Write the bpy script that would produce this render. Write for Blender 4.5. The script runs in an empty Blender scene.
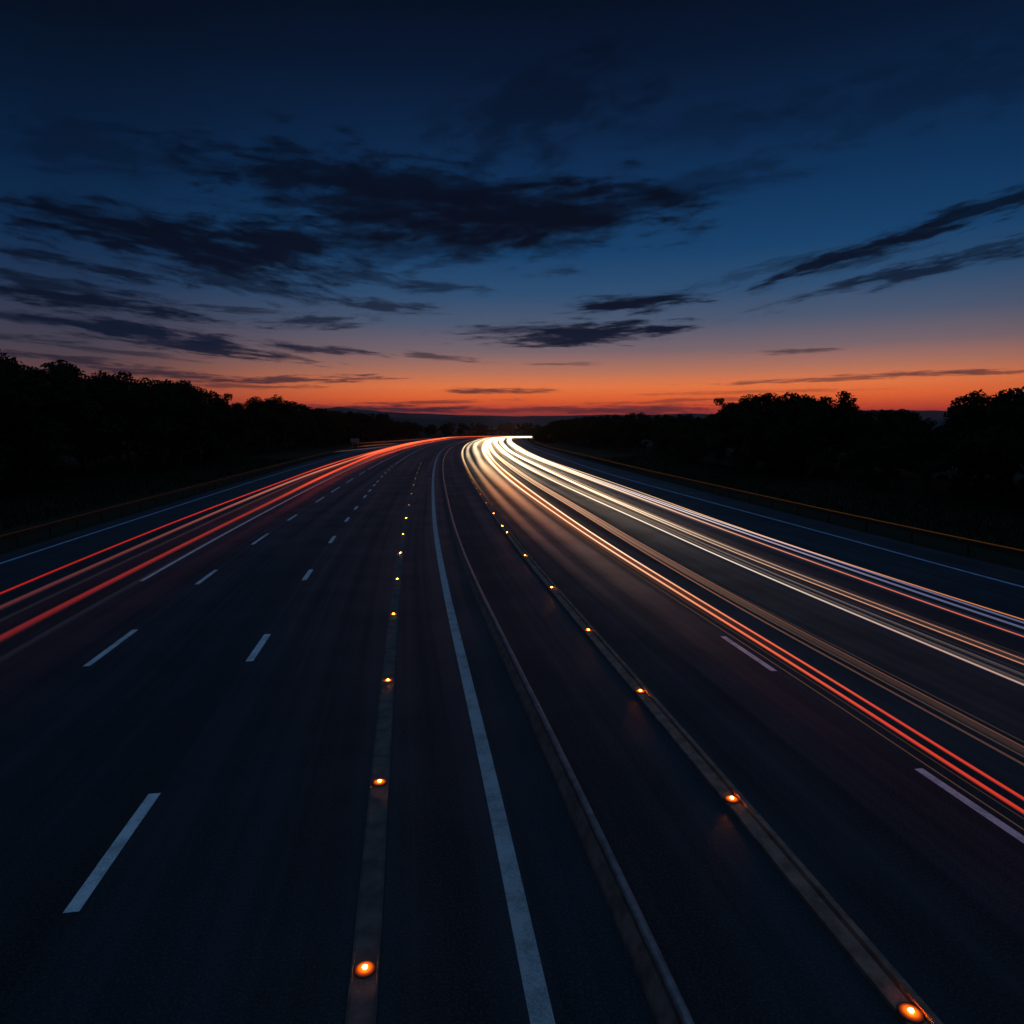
import bpy, math, random
import numpy as np
random.seed(7); rng = np.random.default_rng(11)
scene = bpy.context.scene
COL = scene.collection

# ------------------------------------------------------------------ camera
FPX, HCAM, HORIZ = 667.0, 6.0, 428.0
PITCH = math.atan((512-HORIZ)/FPX)
cam = bpy.data.cameras.new('camera'); co = bpy.data.objects.new('camera', cam); COL.objects.link(co)
cam.sensor_width = 36; cam.lens = FPX/1024*36
cam.clip_start = 0.1; cam.clip_end = 40000
co.location = (0, 0, HCAM); co.rotation_euler = (math.pi/2-PITCH, 0, 0)
scene.camera = co

def srgb(r, g, b, k=1.0):
    f = lambda c: (c/255/12.92 if c/255 <= .04045 else ((c/255+.055)/1.055)**2.4)*k
    return (f(r), f(g), f(b))

def sky_dir(px, py):                                   # direction of a place in the sky -> (x/y, z/y)
    cx, cy = (px-512)/FPX, (512-py)/FPX
    y = math.cos(PITCH)+cy*math.sin(PITCH); z = -math.sin(PITCH)+cy*math.cos(PITCH)
    return cx/y, z/y

# ------------------------------------------------------------------ node helper
class NT:
    def __init__(s, tree): s.t = tree; tree.nodes.clear()
    def n(s, typ, **kw):
        nd = s.t.nodes.new(typ)
        for k, v in kw.items():
            if k.startswith('i_'):
                key = k[2:]
                key = int(key) if key.isdigit() else key
                s.put(nd.inputs[key], v)
            else: setattr(nd, k, v)
        return nd
    def put(s, sock, v):
        if isinstance(v, bpy.types.NodeSocket): s.t.links.new(v, sock)
        elif isinstance(v, bpy.types.Node): s.t.links.new(v.outputs[0], sock)
        else:
            if sock.type == 'RGBA' and len(v) == 3: v = (*v, 1)
            sock.default_value = v
    def m(s, op, a, b=None, c=None, clamp=False):
        nd = s.t.nodes.new('ShaderNodeMath'); nd.operation = op; nd.use_clamp = clamp
        for i, v in enumerate((a, b, c)):
            if v is not None: s.put(nd.inputs[i], v)
        return nd.outputs[0]
    def smooth(s, v, a, b, lo=0., hi=1.):
        nd = s.t.nodes.new('ShaderNodeMapRange'); nd.interpolation_type = 'SMOOTHSTEP'
        for i, q in enumerate((v, a, b, lo, hi)): s.put(nd.inputs[i], q)
        return nd.outputs[0]
    def mix(s, f, a, b, blend='MIX'):
        nd = s.t.nodes.new('ShaderNodeMix'); nd.data_type = 'RGBA'; nd.blend_type = blend
        s.put(nd.inputs[0], f); s.put(nd.inputs[6], a); s.put(nd.inputs[7], b)
        return nd.outputs[2]
    def ramp(s, v, stops):
        nd = s.t.nodes.new('ShaderNodeValToRGB'); s.put(nd.inputs[0], v)
        cr = nd.color_ramp; cr.interpolation = 'EASE' if False else 'LINEAR'
        while len(cr.elements) < len(stops): cr.elements.new(.5)
        for e, (p, c) in zip(cr.elements, stops): e.position = p; e.color = (*c, 1)
        return nd.outputs[0]

# ------------------------------------------------------------------ world: dusk sky
world = bpy.data.worlds.new('World'); scene.world = world; world.use_nodes = True
W = NT(world.node_tree)
geo = W.n('ShaderNodeTexCoord')
sep = W.n('ShaderNodeSeparateXYZ', i_0=geo.outputs['Generated'])
X, Y, Z = sep.outputs
def el(py): return math.sin(math.atan((512-py)/FPX)-PITCH)
TOP = .6
def stops(lst):
    return [(max(0, el(py))/TOP, srgb(*c)) for py, c in lst]
centre = stops([(428, (86, 38, 52)), (419, (110, 44, 50)), (410, (222, 76, 48)), (399, (252, 110, 50)), (387, (248, 130, 72)), (371, (188, 122, 98)),
                (352, (126, 106, 112)), (326, (80, 92, 116)), (295, (46, 80, 116)), (255, (22, 66, 108)), (200, (13, 52, 92)),
                (140, (9, 38, 72)), (70, (5, 24, 50)), (0, (3, 15, 34)), (-70, (2, 9, 22))])
side = stops([(428, (56, 28, 44)), (419, (66, 32, 46)), (410, (116, 46, 48)), (397, (142, 66, 56)), (380, (102, 70, 70)), (360, (74, 68, 80)),
              (335, (56, 60, 82)), (305, (32, 54, 84)), (265, (15, 46, 80)), (210, (8, 36, 68)), (140, (5, 24, 48)),
              (70, (3, 14, 30)), (0, (2, 8, 19)), (-70, (1, 4, 11))])
zt = W.m('DIVIDE', Z, TOP, clamp=True)
hl = W.m('SQRT', W.m('ADD', W.m('MULTIPLY', X, X), W.m('MULTIPLY', Y, Y)))
az0 = math.atan((650-512)/FPX)
ca = W.m('DIVIDE', W.m('ADD', W.m('MULTIPLY', X, math.sin(az0)), W.m('MULTIPLY', Y, math.cos(az0))), W.m('MAXIMUM', hl, .001))
fc = W.smooth(ca, .70, .985)
base = W.mix(fc, W.ramp(zt, side), W.ramp(zt, centre))
# the sky away from the glow is darker still
base = W.mix(W.smooth(ca, .55, -.4), base, (.006, .018, .042))
base = W.mix(W.smooth(Z, .56, .86), base, (.058, .136, .262))     # overhead blue raised above natural twilight, added to light the road paint

yv = W.m('MAXIMUM', Y, .05)
U = W.m('DIVIDE', X, yv); V = W.m('DIVIDE', Z, yv)
front = W.smooth(Y, .15, .35)
# clouds: px, py, half length px, half thickness px, slope (deg, + rises to the right), opacity, streakiness, raggedness
CL = [
 (510, 217, 150, 30,   5, .95, 5, 1.0), (610, 206, 80, 16, 9, .75, 6, 1.0), (335, 180, 130, 34, -8, .86, 5, 1.1), (410, 195, 110, 26, -6, .70, 5, 1.1), (470, 222, 150, 36, 3, .60, 5, 1.0),
 (175, 245, 155, 25, -12, .97, 6, 1.0), (275, 245, 80, 28, -6, .92, 6, 1.0), (240, 280, 80, 11, -13, .70, 7, 1.0), (90, 215, 90, 12, -10, .40, 6, 1.1),
 (540, 108, 95, 42, 18, .55, 3, 1.1), (420, 248, 90, 13, 0, .40, 6, 1.1),
 (60, 262, 85, 7, -11, .85, 10, 1.0), (40, 282, 90, 7, -9, .78, 10, 1.0), (85, 301, 125, 9, -7, .95, 10, 1.0), (30, 318, 70, 4, -5, .70, 12, 1.0),
 (140, 333, 135, 9.5, -8, .97, 10, 1.0), (215, 351, 75, 5.5, -6, .90, 12, 1.0), (312, 348, 56, 4, -6, .80, 12, 1.0), (25, 338, 60, 3, -4, .65, 14, 1.0),
 (60, 358, 90, 4, -6, .75, 14, 1.0), (120, 352, 70, 3, -6, .60, 14, 1.0), (165, 374, 80, 4, -5, .80, 14, 1.0), (40, 372, 60, 3, -5, .60, 14, 1.0),
 (318, 322, 44, 6, 0, .75, 9, 1.0), (388, 306, 44, 6, -5, .72, 9, 1.0), (440, 288, 46, 5, -2, .62, 9, 1.0), (360, 276, 60, 6, -8, .55, 9, 1.0), (240, 310, 40, 3, -4, .6, 12, 1.0),
 (590, 332, 98, 9, 3, .96, 11, 1.2), (560, 340, 60, 5, -1, .85, 12, 1.2), (620, 306, 64, 8, 5, .95, 9, 1.1), (640, 298, 46, 4, 4, .7, 12, 1.1), (520, 330, 60, 5, 2, .6, 12, 1.2),
 (880, 246, 130, 8, 16, .92, 9, 1.0), (975, 209, 90, 8, 17, .85, 9, 1.0), (915, 272, 125, 7, 12, .80, 10, 1.0), (985, 248, 70, 5, 13, .6, 11, 1.0), (770, 268, 70, 6, 14, .35, 9, 1.1), (860, 262, 60, 4, 14, .5, 11, 1.0),
 (715, 184, 95, 16, 11, .40, 6, 1.2), (715, 128, 80, 18, 12, .28, 4, 1.2), (800, 351, 46, 2.6, 2, .60, 14, 1.0), (860, 377, 130, 2.6, 2.5, .60, 14, 1.0), (985, 372, 90, 2.4, 1, .6, 14, 1.0),
 (498, 391, 46, 3, 0, .80, 14, 1.0), (440, 357, 36, 3, -4, .65, 14, 1.0), (290, 380, 95, 3.4, 1, .80, 14, 1.0), (230, 386, 70, 2.4, -1, .6, 14, 1.0), (370, 409, 130, 3.6, 0, .92, 12, .8),
 (560, 409, 160, 2.8, 1, .65, 14, 1.0), (440, 402, 70, 1.8, 1, .6, 14, 1.0), (640, 411, 90, 3.2, 0, .7, 12, 1.0), (700, 400, 100, 2., 2, .5, 14, 1.0), (560, 364, 30, 1.8, 0, .45, 14, 1.0), (760, 392, 110, 1.8, 1, .35, 14, 1.0),
 (100, 150, 120, 22, -8, .40, 5, 1.2), (930, 90, 140, 30, 14, .30, 4, 1.2),
]
alpha = None
for i, (px, py, hx, hy, ang, op, st, rag) in enumerate(CL):
    u0, v0 = sky_dir(px, py); a = math.radians(ang); k = 1/FPX
    du = W.m('SUBTRACT', U, u0); dv = W.m('SUBTRACT', V, v0)
    la = W.m('ADD', W.m('MULTIPLY', du, math.cos(a)), W.m('MULTIPLY', dv, math.sin(a)))
    lb = W.m('SUBTRACT', W.m('MULTIPLY', dv, math.cos(a)), W.m('MULTIPLY', du, math.sin(a)))
    q = W.n('ShaderNodeCombineXYZ', i_0=W.m('ADD', W.m('MULTIPLY', la, 10.), i*7.31+3.), i_1=W.m('ADD', W.m('MULTIPLY', lb, 8.0*st), i*3.17))
    nz = W.n('ShaderNodeTexNoise', noise_dimensions='2D', i_Vector=q.outputs[0], i_Scale=1.0 if hy > 6 else 1.6, i_Detail=5.0, i_Roughness=.68)
    ra = W.m('DIVIDE', la, hx*k); rb = W.m('DIVIDE', lb, hy*k)
    r = W.m('SQRT', W.m('ADD', W.m('MULTIPLY', ra, ra), W.m('MULTIPLY', rb, rb)))
    d = W.m('ADD', W.m('SUBTRACT', 1.26, r), W.m('MULTIPLY', W.m('SUBTRACT', nz.outputs['Fac'], .5), 3.5*rag))
    al = W.smooth(d, -.1, 1.0, 0., min(1., op*1.05))
    inv = W.m('SUBTRACT', 1.0, al)
    alpha = inv if alpha is None else W.m('MULTIPLY', alpha, inv)
cl = W.m('MULTIPLY', W.m('SUBTRACT', 1.0, alpha), front)
ccol = W.ramp(zt, [(0, srgb(56, 30, 46)), (el(400)/TOP, srgb(74, 40, 50)), (el(375)/TOP, srgb(34, 33, 50)), (el(345)/TOP, srgb(14, 26, 46)), (el(300)/TOP, srgb(6, 17, 36)), (el(230)/TOP, srgb(3, 12, 28)), (el(120)/TOP, srgb(2, 13, 31)), (1, srgb(1, 5, 14))])
low = W.smooth(Z, -.001, -.03)
dark = srgb(4, 4, 7)
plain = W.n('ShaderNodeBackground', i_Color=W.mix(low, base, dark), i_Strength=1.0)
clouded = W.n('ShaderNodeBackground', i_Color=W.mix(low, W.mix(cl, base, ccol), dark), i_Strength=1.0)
# the clouds lie in the western half of the sky, between the horizon and about 30 degrees
where = W.m('MULTIPLY', W.m('GREATER_THAN', Y, .2), W.m('MULTIPLY', W.m('GREATER_THAN', Z, -.02), W.m('LESS_THAN', Z, .5)))
wo = W.n('ShaderNodeOutputWorld', i_Surface=W.n('ShaderNodeMixShader', i_0=where, i_1=plain.outputs[0], i_2=clouded.outputs[0]))
world.cycles.sampling_method = 'MANUAL'; world.cycles.sample_map_resolution = 1024

# ------------------------------------------------------------------ materials
def mat(name, fn):
    m = bpy.data.materials.new(name); m.use_nodes = True
    T = NT(m.node_tree); out = T.n('ShaderNodeOutputMaterial')
    fn(T, out); return m
def principled(base, rough=.6, metal=0., nscale=20., var=.3, bump=0., bscale=60., spec=.5):
    def f(T, out):
        tc = T.n('ShaderNodeTexCoord')
        nz = T.n('ShaderNodeTexNoise', i_Vector=tc.outputs['Object'], i_Scale=nscale, i_Detail=5., i_Roughness=.6)
        lo = tuple(c*(1-var) for c in base); hi = tuple(c*(1+var) for c in base)
        c = T.mix(T.smooth(nz.outputs['Fac'], .3, .7), lo, hi)
        p = T.n('ShaderNodeBsdfPrincipled', i_Metallic=metal)
        T.put(p.inputs['Base Color'], c)
        T.put(p.inputs['Roughness'], T.m('ADD', rough-.08, T.m('MULTIPLY', nz.outputs['Fac'], .16)))
        T.put(p.inputs['Specular IOR Level'], spec)
        if bump:
            n2 = T.n('ShaderNodeTexNoise', i_Vector=tc.outputs['Object'], i_Scale=bscale, i_Detail=4.)
            b = T.n('ShaderNodeBump', i_Height=n2.outputs['Fac'], i_Strength=bump, i_Distance=.02)
            T.put(p.inputs['Normal'], b.outputs[0])
        T.put(out.inputs[0], p.outputs[0])
    return f

def asphalt(T, out):
    uv = T.n('ShaderNodeUVMap', uv_map='UVMap')
    tc = T.n('ShaderNodeTexCoord')
    s = T.n('ShaderNodeSeparateXYZ', i_0=uv.outputs[0])
    # long wear bands running with the traffic (u across in metres, v along)
    q = T.n('ShaderNodeCombineXYZ', i_0=T.m('MULTIPLY', s.outputs[0], .75), i_1=T.m('MULTIPLY', s.outputs[1], .006))
    band = T.n('ShaderNodeTexNoise', i_Vector=q.outputs[0], i_Scale=1., i_Detail=4., i_Roughness=.55)
    q2 = T.n('ShaderNodeCombineXYZ', i_0=T.m('MULTIPLY', s.outputs[0], 5.), i_1=T.m('MULTIPLY', s.outputs[1], .03))
    fine = T.n('ShaderNodeTexNoise', i_Vector=q2.outputs[0], i_Scale=1., i_Detail=4.)
    grit = T.n('ShaderNodeTexNoise', i_Vector=tc.outputs['Object'], i_Scale=30., i_Detail=5., i_Roughness=.75)
    patch = T.n('ShaderNodeTexNoise', i_Vector=tc.outputs['Object'], i_Scale=.35, i_Detail=5.)
    w = T.m('ADD', T.m('MULTIPLY', band.outputs['Fac'], .55), T.m('ADD', T.m('MULTIPLY', fine.outputs['Fac'], .2), T.m('MULTIPLY', patch.outputs['Fac'], .25)))
    c = T.ramp(T.smooth(w, .36, .64), [(0, (.0055, .008, .0115)), (1, (.030, .038, .047))])
    c = T.mix(T.smooth(grit.outputs['Fac'], .46, .70, 0., .85), c, (.085, .09, .095))
    p = T.n('ShaderNodeBsdfPrincipled')
    T.put(p.inputs['Base Color'], c)
    T.put(p.inputs['Roughness'], T.smooth(w, .36, .64, .64, .44))
    T.put(p.inputs['Specular IOR Level'], .2)
    b = T.n('ShaderNodeBump', i_Height=T.m('ADD', grit.outputs['Fac'], T.m('MULTIPLY', fine.outputs['Fac'], .3)), i_Strength=.6, i_Distance=.015)
    T.put(p.inputs['Normal'], b.outputs[0])
    T.put(out.inputs[0], p.outputs[0])

def paint(base):
    def f(T, out):
        tc = T.n('ShaderNodeTexCoord')
        n1 = T.n('ShaderNodeTexNoise', i_Vector=tc.outputs['Object'], i_Scale=2.2, i_Detail=7., i_Roughness=.7)
        n2 = T.n('ShaderNodeTexNoise', i_Vector=tc.outputs['Object'], i_Scale=38., i_Detail=3.)
        wear = T.m('ADD', T.m('MULTIPLY', n1.outputs['Fac'], .65), T.m('MULTIPLY', n2.outputs['Fac'], .35))
        c = T.mix(T.smooth(wear, .44, .62, 0., .75), base, tuple(x*.42 for x in base))
        p = T.n('ShaderNodeBsdfPrincipled', i_Roughness=.55)
        T.put(p.inputs['Base Color'], c); T.put(out.inputs[0], p.outputs[0])
    return f

def trail_mat(T, out):
    g = T.n('ShaderNodeAttribute', attribute_name='glow'); pr = T.n('ShaderNodeAttribute', attribute_name='prof')
    f = T.m('POWER', pr.outputs['Fac'], 1.6)
    e = T.n('ShaderNodeEmission', i_Color=g.outputs['Color'], i_Strength=f)
    t = T.n('ShaderNodeBsdfTransparent')
    a = T.n('ShaderNodeAddShader', i_0=e.outputs[0], i_1=t.outputs[0])
    T.put(out.inputs[0], a.outputs[0])

def lamp_mat(col, k):
    def f(T, out):
        e = T.n('ShaderNodeEmission', i_Color=col, i_Strength=k); T.put(out.inputs[0], e.outputs[0])
    return f
def halo_lens_mat(T, out):                                  # soft halo around the lamp put into the cap as a fading glow
    tc = T.n('ShaderNodeTexCoord'); sp_ = T.n('ShaderNodeSeparateXYZ', i_0=tc.outputs['Object'])
    r = T.m('SQRT', T.m('ADD', T.m('MULTIPLY', sp_.outputs[0], sp_.outputs[0]), T.m('MULTIPLY', sp_.outputs[1], sp_.outputs[1])))
    k = T.m('POWER', T.smooth(r, .125, .015), 1.35)
    e = T.n('ShaderNodeEmission', i_Color=T.mix(k, (1., .09, .001), (1., .17, .003)), i_Strength=T.m('MULTIPLY', k, 2.4))
    p = T.n('ShaderNodeBsdfPrincipled', i_Roughness=.6); T.put(p.inputs['Base Color'], (.06, .025, .01))
    T.put(out.inputs[0], T.n('ShaderNodeAddShader', i_0=e.outputs[0], i_1=p.outputs[0]).outputs[0])
def leaf_mat(T, out):
    tc = T.n('ShaderNodeTexCoord'); oi = T.n('ShaderNodeObjectInfo')
    nz = T.n('ShaderNodeTexNoise', i_Vector=tc.outputs['Object'], i_Scale=.9, i_Detail=4.)
    c = T.mix(nz.outputs['Fac'], (.014, .022, .010), (.034, .045, .02))
    c = T.mix(T.m('MULTIPLY', oi.outputs['Random'], .5), c, (.03, .028, .014))
    p = T.n('ShaderNodeBsdfPrincipled', i_Roughness=.75); T.put(p.inputs['Base Color'], c)
    T.put(p.inputs['Specular IOR Level'], .05)
    T.put(out.inputs[0], p.outputs[0])
def soil(T, out):
    tc = T.n('ShaderNodeTexCoord')
    n1 = T.n('ShaderNodeTexNoise', i_Vector=tc.outputs['Object'], i_Scale=.12, i_Detail=8., i_Roughness=.65)
    n2 = T.n('ShaderNodeTexNoise', i_Vector=tc.outputs['Object'], i_Scale=6., i_Detail=5.)
    c = T.mix(n1.outputs['Fac'], (.014, .019, .009), (.026, .03, .015))
    c = T.mix(T.smooth(n2.outputs['Fac'], .4, .7, 0., .7), c, (.026, .022, .015))
    p = T.n('ShaderNodeBsdfPrincipled', i_Roughness=.95); T.put(p.inputs['Base Color'], c)
    T.put(p.inputs['Specular IOR Level'], .1)
    b = T.n('ShaderNodeBump', i_Height=n2.outputs['Fac'], i_Strength=.8, i_Distance=.1); T.put(p.inputs['Normal'], b.outputs[0])
    T.put(out.inputs[0], p.outputs[0])

M = dict(
 asphalt=mat('asphalt', asphalt), white=mat('road_paint', paint((.85, .83, .83))), edgewhite=mat('grey_road_paint', paint((.54, .53, .53))), bluelit=mat('blue_lit_paint', paint((.42, .58, .85))), tar=mat('tar', principled((.012, .012, .013), .45, var=.3)),  # blue light on the outer edge lines is tinted into their paint colour
 concrete=mat('concrete', principled((.12, .09, .08), .8, nscale=3., var=.4, bump=.4)),
 darkbrown=mat('stained_concrete', principled((.16, .10, .08), .8, nscale=4., var=.4, bump=.3)),
 brown=mat('weathered_concrete', principled((.30, .145, .10), .8, nscale=4., var=.4, bump=.3)),
 steel=mat('galvanised_steel', principled((.36, .36, .38), .42, .85, nscale=5., var=.25)),
 dullsteel=mat('dull_steel', principled((.30, .25, .25), .38, .6, nscale=5., var=.3)),
 rust=mat('rusty_steel', principled((.045, .03, .02), .7, .2, nscale=5., var=.4)),
 rubber=mat('black_housing', principled((.03, .028, .026), .5, var=.2)),
 lens=mat('amber_halo_lens', halo_lens_mat), lamp=mat('amber_lamp', lamp_mat((1., .24, .02), 130.)), lamp_dim=mat('amber_lamp_dim', lamp_mat((1., .42, .14), 2.)),
 trail=mat('light_trail', trail_mat), leaf=mat('foliage', leaf_mat), bark=mat('bark', principled((.06, .045, .035), .9, nscale=8.)),
 soil=mat('verge_soil', soil), grass=mat('grass_blade', principled((.024, .031, .013), .9, nscale=1.5, var=.5, spec=.05)),
 amberstrip=mat('amber_glow_strip', lamp_mat((1., .33, .05), .075)), amberstrip_dim=mat('amber_glow_strip_dim', lamp_mat((1., .38, .12), .022)),
 hill=mat('hill_woodland', principled((.03, .034, .024), .95, nscale=.01, var=.4)),
 signface=mat('sign_back', principled((.30, .30, .31), .55, .4, nscale=3.)),
)

# ------------------------------------------------------------------ object helpers
def link(name, me, m=None, parent=None):
    o = bpy.data.objects.new(name, me); COL.objects.link(o)
    if m is not None and me is not None and not me.materials: me.materials.append(m)
    if parent is not None: o.parent = parent
    return o
def tag(o, label=None, cat=None, group=None, kind=None):
    if label: o['label'] = label
    if cat: o['category'] = cat
    if group: o['group'] = group
    if kind: o['kind'] = kind
    return o
def empty(name, loc, rz=0.):
    o = bpy.data.objects.new(name, None); COL.objects.link(o); o.location = loc; o.rotation_euler = (0, 0, rz); o.empty_display_size = .2
    return o
def mesh(name, V, F, smooth=False):
    me = bpy.data.meshes.new(name); me.from_pydata([tuple(map(float, v)) for v in V], [], [tuple(map(int, f)) for f in F]); me.update()
    if smooth:
        me.polygons.foreach_set('use_smooth', [True]*len(me.polygons))
    return me
def copy_tree(o, parent=None):
    c = o.copy(); COL.objects.link(c)
    if parent is not None: c.parent = parent
    for ch in o.children: copy_tree(ch, c)
    return c

# ------------------------------------------------------------------ the road's axis (the median barrier), in plan
K = [(-60, 8.3), (-30, 5.6), (6, 1.75), (25, -1.35), (52, -4.95), (113, -11.6), (192, -17.6), (270, -20.4), (320, -20.6), (372, -20.3)]
kx = np.array([k[0] for k in K], float); ky = np.array([k[1] for k in K])
n = len(kx); h = np.diff(kx); A = np.zeros((n, n)); r_ = np.zeros(n); A[0, 0] = A[-1, -1] = 1
for i in range(1, n-1):
    A[i, i-1] = h[i-1]; A[i, i] = 2*(h[i-1]+h[i]); A[i, i+1] = h[i]; r_[i] = 6*((ky[i+1]-ky[i])/h[i]-(ky[i]-ky[i-1])/h[i-1])
MM = np.linalg.solve(A, r_)
def sp(t):
    i = min(max(int(np.searchsorted(kx, t))-1, 0), n-2); a = kx[i+1]-t; b = t-kx[i]; hh = h[i]
    return MM[i]*a**3/6/hh+MM[i+1]*b**3/6/hh+(ky[i]/hh-MM[i]*hh/6)*a+(ky[i+1]/hh-MM[i+1]*hh/6)*b
pts = [(sp(t), t) for t in np.arange(-60, 371.9, .5)]
RB = 62.
cxx, cyy = pts[-1][0]+RB, pts[-1][1]
for a in np.arange(.008, math.pi/2+.12, .008): pts.append((cxx-RB*math.cos(a), cyy+RB*math.sin(a)))
a_end = math.pi/2+.12; ex, ey = pts[-1]
for d in np.arange(1, 260, 1.): pts.append((ex+d*math.sin(a_end), ey+d*math.cos(a_end)))
P = np.array(pts); T_ = np.gradient(P, axis=0); T_ /= np.linalg.norm(T_, axis=1)[:, None]
for _ in range(6): T_[1:-1] = (T_[:-2]+2*T_[1:-1]+T_[2:])/4
T_ /= np.linalg.norm(T_, axis=1)[:, None]
N_ = np.stack([T_[:, 1], -T_[:, 0]], 1)
S = np.concatenate([[0], np.cumsum(np.linalg.norm(np.diff(P, axis=0), axis=1))]); S -= np.interp(0, P[:864, 1], S[:864])
SMAX = S[-1]
def at(s, o, z=0.):
    x = np.interp(s, S, P[:, 0])+np.interp(s, S, N_[:, 0])*o; y = np.interp(s, S, P[:, 1])+np.interp(s, S, N_[:, 1])*o
    return np.stack([x, y, np.broadcast_to(z, np.shape(x))], -1)
def heading(s): return math.atan2(-float(np.interp(s, S, T_[:, 0])), float(np.interp(s, S, T_[:, 1])))
def stations(s0, s1):
    out = [s0]
    while out[-1] < s1-1e-6:
        s = out[-1]; st = .5 if s < 30 else 1. if s < 100 else 2.
        out.append(min(s+st, s1))
    return np.array(out)
class Tab:                                             # offset from the axis, smoothly following a few stations
    def __init__(s, *kv): s.k = np.array([a for a, b in kv], float); s.v = np.array([b for a, b in kv], float)
    def __call__(s, u):
        g = lambda q: np.interp(q, s.k, s.v)
        w = np.clip(np.abs(np.asarray(u, float))*.18, 2, 25)
        return sum(g(u+d*w) for d in (-1, -.66, -.33, 0, .33, .66, 1))/7
def const(v): return Tab((0, v))

OFF = dict(
 stripL=Tab((6, -3.24), (12, -3.23), (16, -3.17), (30, -2.97), (55, -3.1), (105, -3.65), (170, -4.75), (240, -5.6)),
 edge=Tab((6, -1.42), (30, -1.14), (60, -1.23), (120, -1.4), (204, -2.1)),
 stripR=Tab((6, 2.36), (14, 2.53), (25, 2.79), (45, 2.98), (70, 3.1), (111, 3.5), (200, 3.6)),
 dashR=Tab((9, 6.16), (20, 6.4), (60, 6.9), (120, 8.2)),
 A1=Tab((8, 5.73), (13, 5.9), (24, 6.11), (44, 6.4), (64, 6.6), (100, 7.4), (145, 8.6), (227, 10.3)),
 B=Tab((8, 7.13), (18, 7.25), (29, 7.7), (43, 8.2), (64, 8.5), (104, 9.5), (191, 11.4)),
 C=Tab((12, 9.95), (20, 10.1), (38, 10.75), (79, 10.95), (111, 11.6), (191, 13.6)),
 D=Tab((13, 11.2), (25, 11.45), (42, 12.0), (57, 12.3), (85, 13.2), (124, 14.0), (213, 16.)),
 E1=Tab((15, 12.95), (26, 13.5), (49, 14.35), (90, 15.4), (133, 16.4), (213, 18.6)),
 E2=Tab((16, 14.3), (32, 14.8), (54, 15.8), (71, 16.2), (98, 16.8), (133, 17.8), (213, 20.1)),
 edgeR=Tab((20, 20.4), (36, 21.1), (72, 21.4), (90, 21.6), (131, 23.4), (220, 25.)),
 railR=Tab((24, 23.5), (44, 24.1), (85, 25.6), (122, 27.4), (168, 28.), (254, 29.)),
 T1=Tab((20, -15.35), (45, -15.85), (95, -16.2), (156, -16.0), (264, -16.6)),
 T2=Tab((20, -14.45), (32, -14.45), (74, -15.3), (150, -15.2)),
 T3=Tab((19, -12.7), (30, -12.5), (50, -12.55), (73, -13.2), (109, -13.6), (163, -14.2)),
 solid=Tab((28, -13.), (64, -13.4), (120, -13.9)),
 edgeL=Tab((32, -20.6), (54, -20.9), (99, -22.0), (180, -23.)),
 railL=Tab((35, -22.3), (67, -22.8), (118, -24.6), (160, -26.), (220, -26.5)),
 L2=Tab((18, -10.76), (22, -10.68), (60, -10.7), (100, -10.9), (150, -11.1)),
 L1=Tab((9, -6.93), (12, -6.89), (18, -6.72), (28, -6.66), (45, -6.88), (60, -7.2), (84, -7.65), (105, -7.95), (200, -8.4)),
)
def sweep(name, tab, prof, s0, s1, m, parent=None, closed=True, smooth=False, taper=None):
    ss = stations(s0, s1); o = tab(ss); k = len(prof); V = []
    for do, z in prof: V.append(at(ss, o+do, z))
    V = np.stack(V, 1).reshape(-1, 3); F = []
    for i in range(len(ss)-1):
        for j in range(k if closed else k-1):
            a, b = i*k+j, i*k+(j+1) % k; F.append((a, a+k, b+k, b))
    if closed: F.append(tuple(range(k-1, -1, -1))[::-1]); F.append(tuple(range((len(ss)-1)*k, len(ss)*k))[::-1])
    return link(name, mesh(name, V, F, smooth), m, parent)

# ------------------------------------------------------------------ road
ss = stations(-45, SMAX-2)
lt = OFF['railL'](ss)+.35; rt = OFF['railR'](ss)-.35
NC = 40; V = []; UV = []; F = []
for i, s in enumerate(ss):
    for j in range(NC+1):
        o = lt[i]+(rt[i]-lt[i])*j/NC; V.append(at(s, o, 0.)); UV.append((o, s))
for i in range(len(ss)-1):
    for j in range(NC):
        a = i*(NC+1)+j; F.append((a, a+1, a+NC+2, a+NC+1))
me = mesh('road', V, F); uvl = me.uv_layers.new(name='UVMap')
li = np.zeros(len(me.loops), int); me.loops.foreach_get('vertex_index', li)
uvl.data.foreach_set('uv', np.array(UV)[li].ravel())
road = tag(link('road', me, M['asphalt']), 'dark asphalt motorway curving away to the right', None, None, 'structure')
def line(name, tab, s0, s1, w, m='white', z=.004): return sweep(name, tab, [(-w/2, z), (w/2, z)], s0, s1, M[m], road, closed=False)
line('edge_line', OFF['edge'], -40, 470, .25, 'edgewhite')  # same paint with a darker base than the lane lines
line('edge_line', OFF['edgeL'], 5, 330, .17, 'bluelit')  # outer edge lines: blue light put into the paint colour
line('edge_line', OFF['edgeR'], 5, 330, .19, 'bluelit')
line('lane_line', OFF['solid'], 28.1, 400, .15)
for a, b in [(-9, -6), (0, 3), (8.8, 11.6), (18, 20.3), (27.3, 29.3), (35.9, 38.2), (44, 46.), (50.4, 52.6), (58.8, 61.2)]+[(s, s+2.6) for s in (64.5, 70.5, 75.5, 83, 90, 97, 104)]:
    line('lane_dash', OFF['L1'], a, b, .19)
line('lane_line', OFF['L1'], 112, 420, .15)
for a, b in [(-9, -6), (0, 3), (9, 12), (18.3, 21.4), (27.2, 29.8), (36, 39.6), (45, 48.), (55.8, 60), (64.3, 70), (75.2, 82), (88, 95)]:
    line('lane_dash', OFF['L2'], a, b, .17)
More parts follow.
